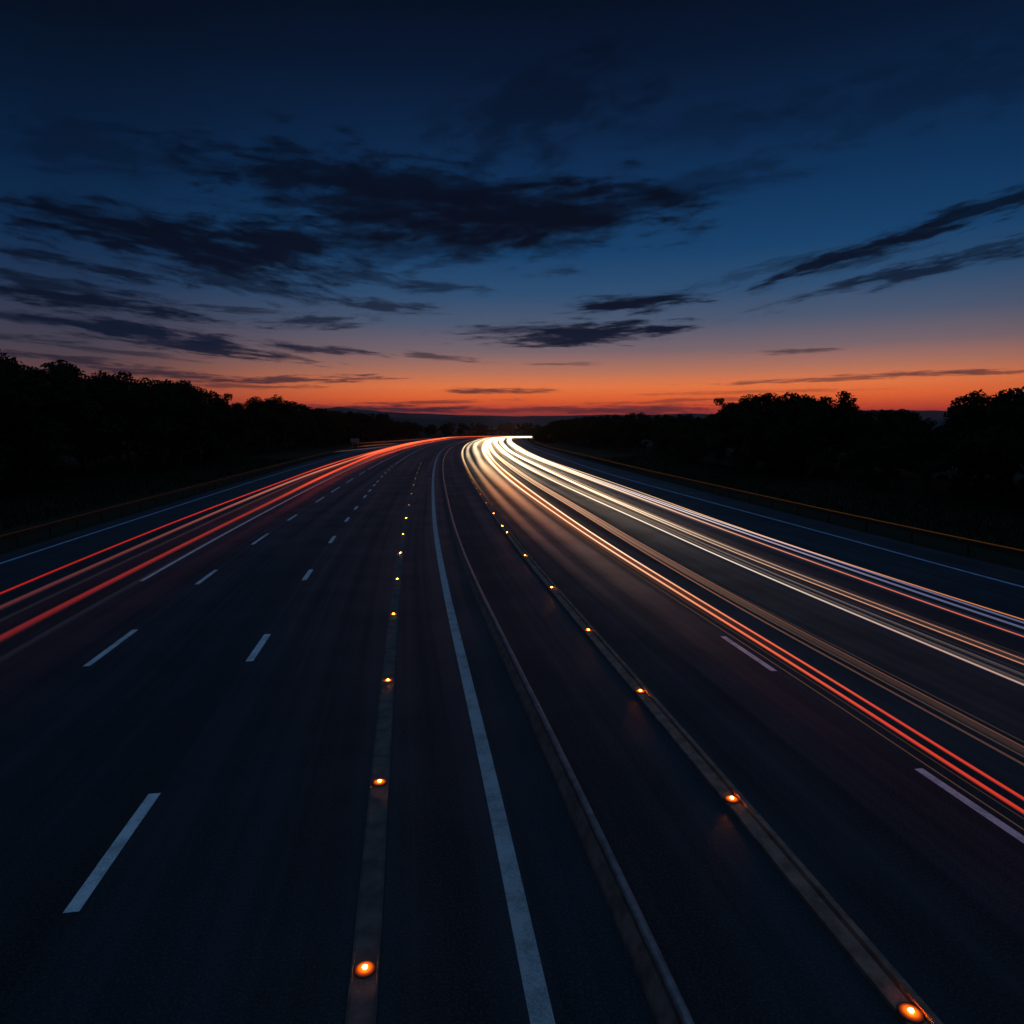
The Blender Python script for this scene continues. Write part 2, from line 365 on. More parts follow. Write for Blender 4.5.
line('lane_line', OFF['L2'], 99, 400, .13)
for a, b in [(-9, -6), (-1, 2), (6.2, 10.3), (15.1, 17.9)]:
    line('lane_dash', OFF['dashR'], a, b, .16)
line('tar_seam', Tab(*zip(OFF['L1'].k, OFF['L1'].v-.02)), -40, 110, .035, 'tar', .002)
line('tar_seam', Tab(*zip(OFF['L2'].k, OFF['L2'].v+.03)), -40, 110, .035, 'tar', .002)
line('tar_seam', Tab(*zip(OFF['solid'].k, OFF['solid'].v)), -40, 26, .035, 'tar', .002)

# ------------------------------------------------------------------ median barrier
mb = tag(empty('median_barrier', at(6, 0.)), 'low concrete barrier with a rounded steel rail dividing the two carriageways', 'barrier')
axis = Tab((-60, -.08), (400, -.08))
def offset(o, parent): o.parent = parent; o.matrix_parent_inverse = parent.matrix_basis.inverted(); return o
offset(sweep('concrete_base', axis, [(-.19, -.02), (-.165, .05), (-.07, .18), (-.06, .19), (.06, .19), (.07, .18), (.08, -.02)], -40, SMAX-5, M['darkbrown']), mb)
rp = [(.02+.062*math.cos(a), .245+.054*math.sin(a)) for a in np.linspace(-math.pi/2, 1.5*math.pi, 15)[:-1]]
offset(sweep('steel_rail', axis, rp, -40, SMAX-5, M['dullsteel'], smooth=True), mb)

# ------------------------------------------------------------------ concrete strips with amber studs
sl = tag(empty('stud_strip', at(6, float(OFF['stripL'](6)))), 'flat grey concrete strip set with amber lamps left of the solid white line', 'kerb strip')
offset(sweep('concrete_bed', OFF['stripL'], [(-.165, -.02), (-.155, .045), (-.135, .05), (-.125, .036), (.125, .036), (.135, .05), (.155, .045), (.165, -.02)], -40, 420, M['concrete']), sl)
sr = tag(empty('stud_strip', at(6, float(OFF['stripR'](6)))), 'brownish stepped concrete strip set with amber lamps right of the median barrier', 'kerb strip')
offset(sweep('concrete_bed', OFF['stripR'], [(-.17, -.02), (-.165, .055), (-.15, .062), (.03, .068), (.045, .035), (.06, .035), (.075, .10), (.16, .095), (.17, -.02)], -40, 470, M['brown']), sr)

def ring_mesh(name, prof, nseg, sx=1., sy=1.):
    V = []; F = []; k = len(prof)
    for i in range(nseg):
        a = 2*math.pi*i/nseg
        for r, z in prof: V.append((r*math.cos(a)*sx, r*math.sin(a)*sy, z))
    for i in range(nseg):
        for j in range(k-1):
            a, b = i*k+j, ((i+1) % nseg)*k+j; F.append((a, b, b+1, a+1))
    F.append([i*k+k-1 for i in range(nseg)]); F.append([i*k for i in range(nseg)][::-1])
    return mesh(name, V, F, True)
housing = ring_mesh('housing', [(.132, -.005), (.131, .003), (.126, .006), (.09, .007)], 16); housing.materials.append(M['rubber'])
lens = ring_mesh('lens', [(.125, .005), (.112, .013), (.080, .022), (.03, .028)], 16); lens.materials.append(M['lens'])  # cap widened to carry the painted halo
def lamp_mesh(m):
    l = ring_mesh('lamp', [(.010, .024), (.025, .028), (.028, .034), (.022, .043), (.010, .047)], 14); l.materials.append(M[m]); return l
LAMPS = [lamp_mesh('lamp'), lamp_mesh('lamp_dim')]
ORD = ['nearest', 'second', 'third', 'fourth', 'fifth', 'sixth', 'seventh', 'eighth', 'ninth', 'tenth', 'eleventh', 'twelfth', 'thirteenth', 'fourteenth', 'fifteenth', 'sixteenth', 'seventeenth', 'eighteenth', 'nineteenth', 'twentieth']
def stud(s, tab, do, z, label, group, dim=0):
    o = float(tab(s))+do; p = at(s, o, z)
    e = tag(empty('road_stud', p, heading(s)), label, 'road stud', group)
    link('housing', housing, None, e); link('lens', lens, None, e); link('lamp', LAMPS[dim], None, e)
SL = [7.27, 11.28, 15.92, 21.65, 26.69, 32.26, 38.06, 44.84, 52.44, 61.5, 71, 80, 90, 101, 113]
for i, s in enumerate(SL):
    stud(s, OFF['stripL'], 0., .037, ('large bright amber stud on the flat left strip, nearest the camera' if i == 0 else f'amber stud on the flat left strip, {ORD[i]} from the camera'), 'amber studs on the left strip', int(s > 50))
SR = [5.84, 9.8, 14.25, 18.88, 24.28, 30.67, 37.65, 40.3, 46.2, 53, 60, 66, 73, 81, 90]
for i, s in enumerate(SR):
    stud(s, OFF['stripR'], -.05, .064, ('bright amber stud on the brown right strip, nearest the camera' if i == 0 else f'amber stud on the brown right strip, {ORD[i]} from the camera'), 'amber studs on the right strip', int(s > 50))

# ------------------------------------------------------------------ guardrails
def beam_prof(side):                                   # W-beam, facing the road
    a = [(0, .50), (.05, .54), (.05, .59), (0, .63), (.05, .67), (.05, .72), (0, .76)]
    b = [(d-.012, z) for d, z in a[::-1]]
    return [(d*side, z) for d, z in a+b]
post_me = mesh('post', [(x, y, z) for z in (-.4, .74) for x, y in ((-.05, -.03), (.05, -.03), (.05, .03), (-.05, .03))],
               [(3, 2, 1, 0), (4, 5, 6, 7), (0, 1, 5, 4), (1, 2, 6, 5), (2, 3, 7, 6), (3, 0, 4, 7)]); post_me.materials.append(M['rust'])
def guardrail(tab, side, s0, s1, label, strip, first, step):
    g = tag(empty('guardrail', at(first, float(tab(first)))), label, 'guardrail')
    offset(sweep('beam', tab, beam_prof(side), s0, s1, M['rust']), g)
    offset(sweep('amber_glow_strip', tab, [(.02*side-.016, .766), (.02*side+.016, .766), (.02*side+.016, .79), (.02*side-.016, .79)], s0, s1, M[strip]), g)  # orange light streak along the rail, added as an emissive strip
    s = first
    for _ in range(95):
        if s > s1-1: break
        o = float(tab(s)); p = at(s, o-.07*side)
        q = link('post', post_me); q.location = p; q.rotation_euler = (0, 0, heading(s)); offset(q, g); s += step
guardrail(OFF['railL'], 1, 2, 250, 'rusty guardrail with a faint amber light streak added as a strip along the left verge', 'amberstrip_dim', 4, 3.)
guardrail(OFF['railR'], -1, 2, 470, 'rusty guardrail with an amber light streak added as a glowing strip along the right verge', 'amberstrip', 4, 4.)

# ------------------------------------------------------------------ light trails: glowing flattened tubes at lamp height
def trail(label, tab, do, z, w, cols, s0=1., s1=None, flat=.3, fade=0., group=None, crisp=None):
    s1 = 545. if s1 is None else s1
    ss = stations(s0, s1)
    ph = rng.uniform(0, 6.28, 6); o = tab(ss)+do
    wan = np.sin(ss/23+ph[0])*.6+np.sin(ss/9.5+ph[1])*.25+np.sin(ss/51+ph[2])
    o = o+.035*wan*np.clip((ss-25)/30, 0, 1); z = z+.03*np.sin(ss/17+ph[3])
    hw = np.interp(ss, [a for a, _ in w], [b for _, b in w])*(1+.14*np.sin(ss/13+ph[4]))
    flick = 1+.10*np.sin(ss/7.3+ph[5])+.08*np.sin(ss/19+ph[1])
    ks = [c[0] for c in cols]; C = np.stack([np.interp(ss, ks, [c[1][i] for c in cols]) for i in range(3)], 1)
    if crisp is None: crisp = 4. if hw[0] < .1 else 1.6
    prof = [(x, t) for x in (-1., -.8, -.5, -.2, .2, .5, .8, 1.) for t in (1,)]+[(x, -1) for x in (.8, .5, .2, -.2, -.5, -.8)]
    k = len(prof); V = []; pv = []
    for x, t in prof:
        down = np.interp(ss, [12, 30, 60, 120], [.03, .05, .10, .30]) if t < 0 else np.ones(len(ss))
        V.append(at(ss, o+x*hw, z+t*np.sqrt(max(0, 1-x*x))*np.minimum(hw*flat, .06))); pv.append((1-abs(x)**crisp)*down)
    V = np.stack(V, 1).reshape(-1, 3); F = []
    for i in range(len(ss)-1):
        for j in range(k):
            a, b = i*k+j, i*k+(j+1) % k; F.append((a, b, b+k, a+k))
    me = mesh('light_trail', V, F, True)
    fd = np.ones(len(ss))
    if fade: fd = np.clip((ss-s0)/fade, 0, 1)**1.5
    fd = fd*flick*np.clip((s1-ss)/20, 0, 1)
    g = me.attributes.new('glow', 'FLOAT_COLOR', 'POINT'); g.data.foreach_set('color', np.concatenate([np.repeat(C*fd[:, None], k, 0), np.ones((len(V), 1))], 1).astype('f').ravel())
    p = me.attributes.new('prof', 'FLOAT', 'POINT'); p.data.foreach_set('value', np.stack(pv, 1).astype('f').ravel())
    return tag(link('light_trail', me, M['trail']), label, 'light trail', group)

WH = (1.45, 1.08, .70)
thin = [(5, .048), (12, .052), (20, .06), (40, .08), (60, .12), (100, .21), (150, .34), (300, .8)]
redA = [(6, srgb(190, 46, 28)), (11, srgb(216, 64, 40)), (16, srgb(242, 106, 68)), (21, (1.05, .42, .20)), (28, (1.25, .86, .56)), (40, (1.45, 1.1, .75)), (60, WH), (200, (1.9, 1.35, .8))]
trail('left one of the thin red pair of trails beside the dashed line', OFF['A1'], 0, .65, thin, redA)
trail('right one of the thin red pair of trails beside the dashed line', Tab(*zip(OFF['A1'].k, OFF['A1'].v+np.interp(OFF['A1'].k, [8, 26, 60, 150], [.37, .43, .5, .75]))), 0, .65, thin, redA)
trail('soft orange halo ribbon filling the gap between the thin red pair', OFF['A1'], .19, .60, [(5, .24), (60, .55), (300, 1.1)], [(13, (.0, .0, .0)), (22, (.09, .02, .004)), (40, (.36, .062, .004)), (60, (.52, .11, .008)), (200, (.8, .28, .05))])  # orange halo of the pair, built as its own emissive ribbon
bcol = [(6, srgb(70, 50, 44)), (15, srgb(92, 68, 58)), (25, srgb(150, 112, 92)), (45, srgb(225, 180, 145)), (80, (1.0, .74, .5)), (200, (1.7, 1.2, .75))]
trail('broad brownish grey trail right of the thin red pair', OFF['B'], .1, .66, [(5, .22), (25, .25), (60, .24), (200, .4)], [(a, tuple(x*.55 for x in c)) for a, c in bcol])
trail('thin copper strand on the near edge of the brownish trail', OFF['B'], -.13, .66, [(5, .03), (60, .06), (200, .2)], [(a, (c[0]*1.1, c[1]*.75, c[2]*.6)) for a, c in bcol])
trail('thin copper strand on the far edge of the brownish trail', OFF['B'], .36, .66, [(5, .028), (60, .06), (200, .2)], [(a, (c[0]*1.2, c[1]*.8, c[2]*.6)) for a, c in bcol])
ccl = [(8, srgb(165, 122, 112)), (16, srgb(205, 170, 155)), (22, srgb(245, 222, 200)), (30, (1.2, 1.0, .8)), (100, (1.5, 1.15, .75)), (200, (2.1, 1.6, .95))]
trail('bright white trail at the near edge of the white bundle', OFF['C'], 0, .65, [(5, .045), (30, .06), (60, .16), (100, .26), (150, .38), (300, .8)], ccl)
trail('dim grey strand just beyond the bright white trail', OFF['C'], .24, .68, [(5, .05), (30, .07), (100, .2)], [(8, srgb(62, 52, 50)), (25, srgb(105, 88, 78)), (60, srgb(190, 150, 120)), (150, (1., .75, .5))])
trail('second dim grey strand in the middle of the white bundle', OFF['C'], .47, .70, [(5, .07), (30, .1), (100, .22)], [(8, srgb(42, 38, 38)), (25, srgb(74, 64, 60)), (60, srgb(120, 98, 82)), (150, (.8, .6, .4))])
dcl = [(8, srgb(190, 108, 80)), (16, srgb(218, 140, 105)), (24, srgb(245, 190, 150)), (36, (1.1, .85, .6)), (100, (1.5, 1.12, .72)), (200, (2.1, 1.6, .95))]
trail('near one of two peach strands at the far side of the white bundle', OFF['D'], -.1, .65, [(5, .035), (30, .05), (60, .16), (100, .26), (150, .38), (300, .8)], dcl)
trail('far one of two peach strands at the far side of the white bundle', OFF['D'], .1, .67, [(5, .03), (30, .05), (60, .16), (100, .26), (150, .38), (300, .8)], [(a, tuple(x*.7 for x in c)) for a, c in dcl])
trail('soft pale trail spread behind the peach strands', OFF['D'], .1, .6, [(5, .25), (30, .32), (60, .5), (200, .6)], [(8, srgb(34, 27, 25)), (25, srgb(62, 48, 42)), (45, srgb(140, 110, 90)), (90, (.5, .36, .24)), (200, (.8, .55, .35))])
trail('coral trail at the near edge of the lilac bundle', OFF['E1'], 0, .68, [(5, .05), (30, .075), (60, .15), (200, .5)], [(8, srgb(190, 84, 62)), (20, srgb(215, 105, 78)), (30, srgb(240, 150, 112)), (50, (1., .72, .48)), (100, WH), (200, (1.7, 1.2, .75))])
lil = [(8, srgb(66, 74, 112)), (20, srgb(100, 102, 142)), (28, srgb(160, 152, 176)), (40, srgb(232, 212, 206)), (60, (1.1, .9, .7)), (100, (1.3, 1., .68)), (200, (1.7, 1.25, .8))]
trail('dim lilac strand above the coral trail', OFF['E1'], .42, .72, [(5, .06), (30, .075), (60, .1), (200, .3)], lil)
trail('brighter lilac strand below the orange trail', OFF['E1'], .82, .72, [(5, .055), (30, .07), (60, .1), (200, .3)], [(a, tuple(x*1.15 for x in c)) for a, c in lil])
trail('soft pinkish trail low beneath the lilac strands', OFF['E1'], .5, .5, [(5, .3), (60, .45), (200, .6)], [(12, srgb(20, 18, 24)), (30, srgb(52, 42, 44)), (45, srgb(130, 100, 85)), (100, (.45, .32, .22)), (200, (.7, .5, .3))])
trail('thin orange trail at the far edge of the right carriageway', OFF['E2'], 0, .7, [(5, .045), (30, .06), (60, .12), (200, .4)], [(8, srgb(205, 112, 68)), (20, srgb(235, 140, 82)), (30, srgb(255, 176, 104)), (60, srgb(255, 205, 150)), (120, (1.1, .75, .45)), (200, (1.5, 1., .6))])
# finer strands between and beside the main ones
for tb, d0, d1, cnt, c, lab in ((OFF['C'], .1, .62, 4, (1., .84, .7), 'fine pale strand among the grey strands of the white bundle'), (OFF['D'], -.42, .45, 5, (1., .68, .48), 'fine peach strand beside the two peach strands'),
                           (OFF['E1'], .12, 1.15, 5, (.72, .72, 1.), 'fine lilac strand within the lilac bundle'), (OFF['B'], -.28, .5, 3, (1., .66, .5), 'fine brown strand along the brownish grey trail'), (OFF['A1'], -.45, -.12, 2, (1., .45, .2), 'fine dim orange strand just left of the thin red pair')):
    for q in range(cnt):
        k0 = rng.uniform(.02, .09); d = d0+(d1-d0)*(q+rng.uniform(.1, .9))/cnt; sa = rng.uniform(14, 30)
        trail(lab, tb, d, rng.uniform(.6, .8), [(5, .014), (30, .022), (60, .05), (100, .1), (200, .25)],
              [(8, tuple(k0*x for x in c)), (sa, tuple(k0*1.5*x for x in c)), (sa+25, (.5*c[0], .45*c[1]**1.5, .4*c[2]**2)), (100, (1.1, .75, .42)), (200, (1.6, 1.15, .65))], group='fine strands of the right hand trails')
trail('broad warm bloom ribbon added over the right carriageway at the far bend', Tab((100, 9.5), (200, 11.)), 0, .5, [(110, 2.), (170, 4.5), (240, 6.)], [(110, (0, 0, 0)), (150, (.16, .085, .03)), (200, (.50, .30, .12)), (280, (1., .62, .26)), (400, (1.3, .7, .28))], s0=110)  # bloom of the merging trails, modelled as one wide emissive ribbon
# headlamp light on the asphalt of the near lane, added as glowing ribbons
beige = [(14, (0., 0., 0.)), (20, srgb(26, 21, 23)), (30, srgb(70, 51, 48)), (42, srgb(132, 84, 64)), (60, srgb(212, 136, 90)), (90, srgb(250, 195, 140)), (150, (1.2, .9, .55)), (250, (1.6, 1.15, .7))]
trail('broad beige glow ribbon for headlamp light on the lane right of the stud strip', Tab((20, 5.15), (50, 5.3), (100, 5.9), (150, 7.0)), 0, .5, [(15, .8), (60, .75), (200, 1.)], beige, s0=14)
trail('narrow beige glow ribbon for headlamp light beside the brown stud strip', Tab((20, 3.8), (50, 3.95), (110, 4.6), (200, 5.2)), 0, .5, [(20, .42), (60, .45), (200, .6)], [(a, tuple(x*.6 for x in c)) for a, c in beige], s0=14)
trail('golden glow ribbon added over the lit far end of the brown stud strip', OFF['stripR'], .1, .3, [(40, .12), (110, .22), (200, .3)], [(45, (0, 0, 0)), (70, (.12, .06, .02)), (95, (.5, .26, .1)), (130, (1.1, .72, .38)), (250, (1.5, 1., .55))], s0=45)  # light on the strip's far end, put in as a glowing ribbon

red1 = [(15, srgb(150, 22, 18)), (25, srgb(180, 30, 20)), (45, srgb(215, 42, 22)), (80, (.85, .05, .01)), (200, (1.3, .085, .012)), (400, (1.4, .14, .02))]
trail('thin bright red trail outermost on the left carriageway', OFF['T1'], 0, .75, [(15, .075), (40, .10), (80, .20), (150, .42), (300, .8)], red1, crisp=3.)
trail('soft pinkish trail just inside the thin bright red trail', OFF['T2'], 0, .72, [(15, .19), (40, .22), (80, .3), (200, .6)], [(15, srgb(76, 34, 36)), (25, srgb(98, 46, 46)), (45, srgb(146, 76, 68)), (70, srgb(205, 118, 95)), (110, (.9, .22, .09)), (250, (1.2, .13, .03))], crisp=2.5)
trail('faint grey strand in the dark gap between the red trails', OFF['T2'], .75, .72, [(15, .15), (40, .18), (80, .25)], [(15, srgb(18, 18, 24)), (45, srgb(38, 34, 40)), (90, srgb(90, 48, 44)), (150, (.4, .05, .015))])
trail('wide soft red trail nearest the left lane dashes', OFF['T3'], 0, .75, [(15, .21), (40, .22), (80, .32), (120, .6), (200, 1.2)], [(15, srgb(100, 23, 24)), (25, srgb(124, 31, 28)), (45, srgb(150, 42, 30)), (70, srgb(222, 64, 34)), (100, (.95, .075, .02)), (200, (1.25, .085, .014)), (400, (1.4, .15, .03))], crisp=3.)
trail('faint grey strand below the wide soft red trail', OFF['T3'], .6, .6, [(15, .16), (60, .22)], [(15, srgb(14, 14, 20)), (45, srgb(30, 27, 34)), (90, srgb(60, 44, 48)), (150, (.12, .05, .04))])
trail('wide red glow trail where the left trails merge at the bend', OFF['T1'], 1.4, .7, [(110, .5), (150, 1.1), (200, 1.6)], [(110, (0, 0, 0)), (150, (.35, .022, .004)), (190, (.9, .055, .009)), (260, (1.2, .09, .015)), (420, (1.4, .18, .03))], s0=110)
trail('pale salmon strand inside the merged red trails at the bend', OFF['T3'], -.75, .9, [(110, .12), (200, .3)], [(110, (.0, .0, .0)), (150, (.8, .3, .18)), (300, (1.2, .4, .2))], s0=110)

# faint trails on the slip road leaving to the left
def free_trail(label, xy, z, w, col):
    pth = np.array(xy, float); d = np.concatenate([[0], np.cumsum(np.linalg.norm(np.diff(pth, axis=0), axis=1))])
    ss = np.linspace(0, d[-1], 40); c = np.stack([np.interp(ss, d, pth[:, i]) for i in (0, 1)], 1)
    for _ in range(12): c[1:-1] = (c[:-2]+2*c[1:-1]+c[2:])/4
    t = np.gradient(c, axis=0); t /= np.linalg.norm(t, axis=1)[:, None]; nn = np.stack([t[:, 1], -t[:, 0]], 1)
    prof = [(-1, 0), (-.5, .8), (.5, .8), (1, 0), (.5, -.8), (-.5, -.8)]; V = []; pv = []
    for x, q in prof: V.append(np.concatenate([c+nn*x*w, np.full((40, 1), z+q*w*.3)], 1)); pv.append(1-abs(x)**1.5)
    V = np.stack(V, 1).reshape(-1, 3); F = [(i*6+j, i*6+(j+1) % 6, i*6+6+(j+1) % 6, i*6+6+j) for i in range(39) for j in range(6)]
    me = mesh('light_trail', V, F, True)
    fd = np.clip(np.minimum(ss, d[-1]-ss)/(.2*d[-1]), 0, 1)
    g = me.attributes.new('glow', 'FLOAT_COLOR', 'POINT'); g.data.foreach_set('color', np.concatenate([np.repeat(np.array(col)[None]*fd[:, None], 6, 0), np.ones((len(V), 1))], 1).astype('f').ravel())
    p = me.attributes.new('prof', 'FLOAT', 'POINT'); p.data.foreach_set('value', np.tile(np.array(pv, 'f'), 40))
    tag(link('light_trail', me, M['trail']), label, 'light trail')
free_trail('faint brown trail on the distant slip road behind the left guardrail', [(-52, 215), (-46, 250), (-42, 300), (-38, 345)], 1.0, .6, srgb(120, 62, 48))
free_trail('short orange trail beside the distant roadside sign', [(-42.5, 184), (-41, 205), (-38, 225)], .9, .25, srgb(200, 100, 40))
free_trail('pale trail low on the distant left hard shoulder', [(-43, 150), (-41, 178), (-37.5, 215)], .35, .22, srgb(120, 104, 104))

# ------------------------------------------------------------------ ground
axisP = P[::4]
def dist_axis(x, y):
    out = np.empty(x.shape); xf, yf = x.ravel(), y.ravel(); o = np.empty(xf.shape)
    for a in range(0, len(xf), 4000):
        dx = xf[a:a+4000, None]-axisP[None, :, 0]; dy = yf[a:a+4000, None]-axisP[None, :, 1]
        o[a:a+4000] = np.sqrt((dx*dx+dy*dy).min(1))
    return o.reshape(x.shape)
def gh(x, y):
    x = np.asarray(x, float); y = np.asarray(y, float)
    d = dist_axis(np.atleast_1d(x), np.atleast_1d(y)).reshape(x.shape) if x.ndim else float(dist_axis(np.array([x]), np.array([y]))[0])
    far = np.clip((np.hypot(x, y)-500)/500, 0, 1)
    r = np.clip((d-31)/30, 0, 1)
    bump = .25*np.sin(x*.21+1.3*np.sin(y*.13))*np.sin(y*.17+x*.05)
    return -.06+(1.3*r*r*(3-2*r)+bump*r)*(1-far)-.0*far
gx = np.concatenate([[-9000, -5000, -2500, -1200, -700, -450], np.arange(-330, 331, 5.), [450, 700, 1200, 2500, 5000, 9000]])
gy = np.concatenate([[-3000, -1200, -500, -200, -100], np.arange(-60, 641, 5.), [750, 950, 1300, 2000, 3500, 6000, 12000]])
GX, GY = np.meshgrid(gx, gy); GZ = gh(GX, GY)
V = np.stack([GX, GY, GZ], -1).reshape(-1, 3); w_ = len(gx)
F = [(i*w_+j, i*w_+j+1, (i+1)*w_+j+1, (i+1)*w_+j) for i in range(len(gy)-1) for j in range(w_-1)]
tag(link('ground', mesh('ground', V, F, True), M['soil']), 'dark grassy ground on both sides of the motorway', None, None, 'structure')

# hills
def ridge(label, dist, depth, prof, seed):
    rr = np.random.default_rng(seed); px = np.arange(-500, 1500, 12.); V = []; F = []; rows = 9
    top = np.interp(px, [a for a, _ in prof], [b for _, b in prof])
    for k_ in range(1, 7):
        top = top+rr.normal()*.5/k_*np.sin(px*.011*k_*1.7+rr.uniform(0, 6))+.0
    for i, (p_, t) in enumerate(zip(px, top)):
        hgt = max(1., (HORIZ-t)/FPX*dist+HCAM); ux = (p_-512)/FPX
        for k_ in range(rows):
            f = k_/(rows-1)*2-1; yy = dist+f*depth; g = math.cos(f*math.pi/2)**1.3
            V.append((ux*dist*(1+f*.05), yy, -3+(hgt+3)*g+(rr.normal()*hgt*.015 if 0 < k_ < rows-1 else 0)))
    for i in range(len(px)-1):
        for k_ in range(rows-1):
            a = i*rows+k_; F.append((a, a+rows, a+rows+1, a+1))
    return tag(link('hills', mesh('hills', V, F, True), M['hill']), label, None, None, 'structure')
ridge('far low purple ridge on the horizon', 6500, 900, [(-500, 404), (0, 407), (300, 410), (340, 407), (420, 414), (520, 418), (600, 415), (690, 413), (760, 416), (850, 412), (930, 411), (1050, 413), (1500, 407)], 3)
ridge('nearer dark wooded hill behind the bend', 1300, 260, [(-500, 410), (0, 414), (300, 415), (380, 416), (440, 419), (478, 417), (510, 423), (545, 427), (640, 425), (760, 422), (1000, 418), (1500, 415)], 5)

# ------------------------------------------------------------------ trees
def tree_proto(seed, hgt, wid, low, nleaf=9500, lsize=.185):
    rr = np.random.default_rng(seed)
    # trunk with limbs
    V = []; F = []
    def limb(p0, p1, r0, r1, k=7, seg=5):
        p0 = np.array(p0, float); p1 = np.array(p1, float); d = p1-p0; d /= np.linalg.norm(d)
        a = np.cross(d, (0, 0, 1.) if abs(d[2]) < .9 else (1., 0, 0)); a /= np.linalg.norm(a); b = np.cross(d, a)
        bend = rr.normal(size=3)*.05*np.linalg.norm(p1-p0); base = len(V)
        for i in range(seg+1):
            t = i/seg; c = p0+(p1-p0)*t+bend*math.sin(t*math.pi); r = r0+(r1-r0)*t
            for j in range(k):
                q = 2*math.pi*j/k; V.append(c+r*(a*math.cos(q)+b*math.sin(q)))
        for i in range(seg):
            for j in range(k):
                u = base+i*k+j; v = base+i*k+(j+1) % k; F.append((u, v, v+k, u+k))
        return p1
    limb((0, 0, -.3), (rr.normal()*.2, rr.normal()*.2, hgt*.55), .22, .10)
    cl = []
    nl = 11
    for i in range(nl):
        a = i*2.4+rr.uniform(-.4, .4); z0 = hgt*rr.uniform(.16, .5); el_ = rr.uniform(.25, 1.1); L = hgt*rr.uniform(.22, .42)
        e = np.array((math.cos(a)*math.cos(el_)*L*wid, math.sin(a)*math.cos(el_)*L*wid, z0+math.sin(el_)*L))
        limb((0, 0, z0), e, .08, .025, 5, 4); cl.append(e)
    tm = mesh('trunk', V, F, True); tm.materials.append(M['bark'])
    # crown: many clumps of small leaves
    cc = []; cr = []
    for e in cl:
        cc.append(e); cr.append(rr.uniform(.8, 1.35)*hgt/10)
        for _ in range(2): cc.append(e+rr.normal(size=3)*hgt*.075); cr.append(rr.uniform(.5, 1.0)*hgt/10)
    for _ in range(14):
        a = rr.uniform(0, 6.28); t = rr.uniform(low, .97); R = hgt*.30*wid*math.sqrt(max(.05, 1-((t-.5)/.53)**2))*rr.uniform(.3, 1.)
        cc.append(np.array((math.cos(a)*R, math.sin(a)*R, t*hgt*.95))); cr.append(rr.uniform(.55, 1.1)*hgt/10)
    cc = np.array(cc); cr = np.array(cr); pr = cr**2/np.sum(cr**2)
    idx = rr.choice(len(cc), nleaf, p=pr); dr = rr.normal(size=(nleaf, 3)); dr /= np.linalg.norm(dr, axis=1)[:, None]
    rad = rr.uniform(.15, 1.15, nleaf)**.5
    c = cc[idx]+dr*(cr[idx]*rad)[:, None]*np.array((1, 1, .8))
    c = c[c[:, 2] > .15]; m_ = len(c)
    a = rr.normal(size=(m_, 3)); a /= np.linalg.norm(a, axis=1)[:, None]; b = np.cross(a, rr.normal(size=(m_, 3))); b /= np.linalg.norm(b, axis=1)[:, None]
    sz = lsize*rr.uniform(.5, 1.3, m_)[:, None]
    Vv = np.stack([c-a*sz, c+b*sz*.45, c+a*sz, c-b*sz*.45], 1).reshape(-1, 3)
    cm = bpy.data.meshes.new('crown'); cm.vertices.add(m_*4); cm.vertices.foreach_set('co', Vv.ravel())
    cm.loops.add(m_*4); cm.loops.foreach_set('vertex_index', np.arange(m_*4)); cm.polygons.add(m_)
    cm.polygons.foreach_set('loop_start', np.arange(0, m_*4, 4)); cm.polygons.foreach_set('loop_total', np.full(m_, 4)); cm.update()
    cm.materials.append(M['leaf'])
    return tm, cm, float(np.percentile(c[:, 2], 99.3))
PR = [tree_proto(21, 10, 1.0, .12), tree_proto(22, 10, .85, .10), tree_proto(23, 10, 1.15, .14), tree_proto(24, 10, .95, .06), tree_proto(25, 10, 1.05, .1)]
SHR = [tree_proto(31, 5, 1.3, .03, 4500, .17), tree_proto(32, 5, 1.5, .03, 4500, .17)]
def put_tree(x, y, hgt, label, group, protos=PR, name='broadleaf_tree', cat='tree'):
    tm, cm, h0 = protos[random.randrange(len(protos))]; k = hgt/h0
    z = float(gh(x, y))
    e = tag(empty(name, (x, y, z), random.uniform(0, 6.28)), label, cat, group); e.scale = (k*random.uniform(.95, 1.25), k*random.uniform(.95, 1.25), k)
    link('trunk', tm, None, e); link('crown', cm, None, e)
    return e
def topY(prof, px): return float(np.interp(px, [a for a, _ in prof], [b for _, b in prof]))
LEFT = [(-300, 340), (0, 358), (60, 365), (120, 373), (180, 384), (207, 394), (221, 404), (232, 402), (262, 399), (290, 404), (320, 410), (350, 413), (380, 414), (420, 420), (450, 425), (512, 428)]
RIGHT = [(525, 428), (540, 425), (560, 421), (600, 417), (640, 415), (690, 417), (715, 417), (728, 403), (760, 398), (800, 397), (830, 399), (845, 411), (870, 412), (890, 409), (908, 415), (940, 418), (955, 411), (975, 404), (1000, 397), (1030, 391), (1150, 372), (1400, 340)]
def want_h(x, y, prof, jit):
    px = 512+FPX*x/(y*math.cos(PITCH))
    return max(3.5, HCAM+(HORIZ-topY(prof, px))/FPX*y*1.0-float(gh(x, y)))*jit
s = 12.
while s < 330:
    for o0, jit, nm in ((-42, 1.0, 'front'), (-50, .97, 'rear')):
        p = at(s+random.uniform(-1.5, 1.5), o0+random.uniform(-2.5, 2.5)); x, y = float(p[0]), float(p[1])
        px = 512+FPX*x/max(y, 1)
        put_tree(x, y, want_h(x, y, LEFT, jit*random.uniform(.90, 1.03)), 'dark broadleaf tree in the tall black tree belt behind the left guardrail', 'trees of the left tree belt')
    s += 5.0 if s < 90 else 7.0
s = 14.
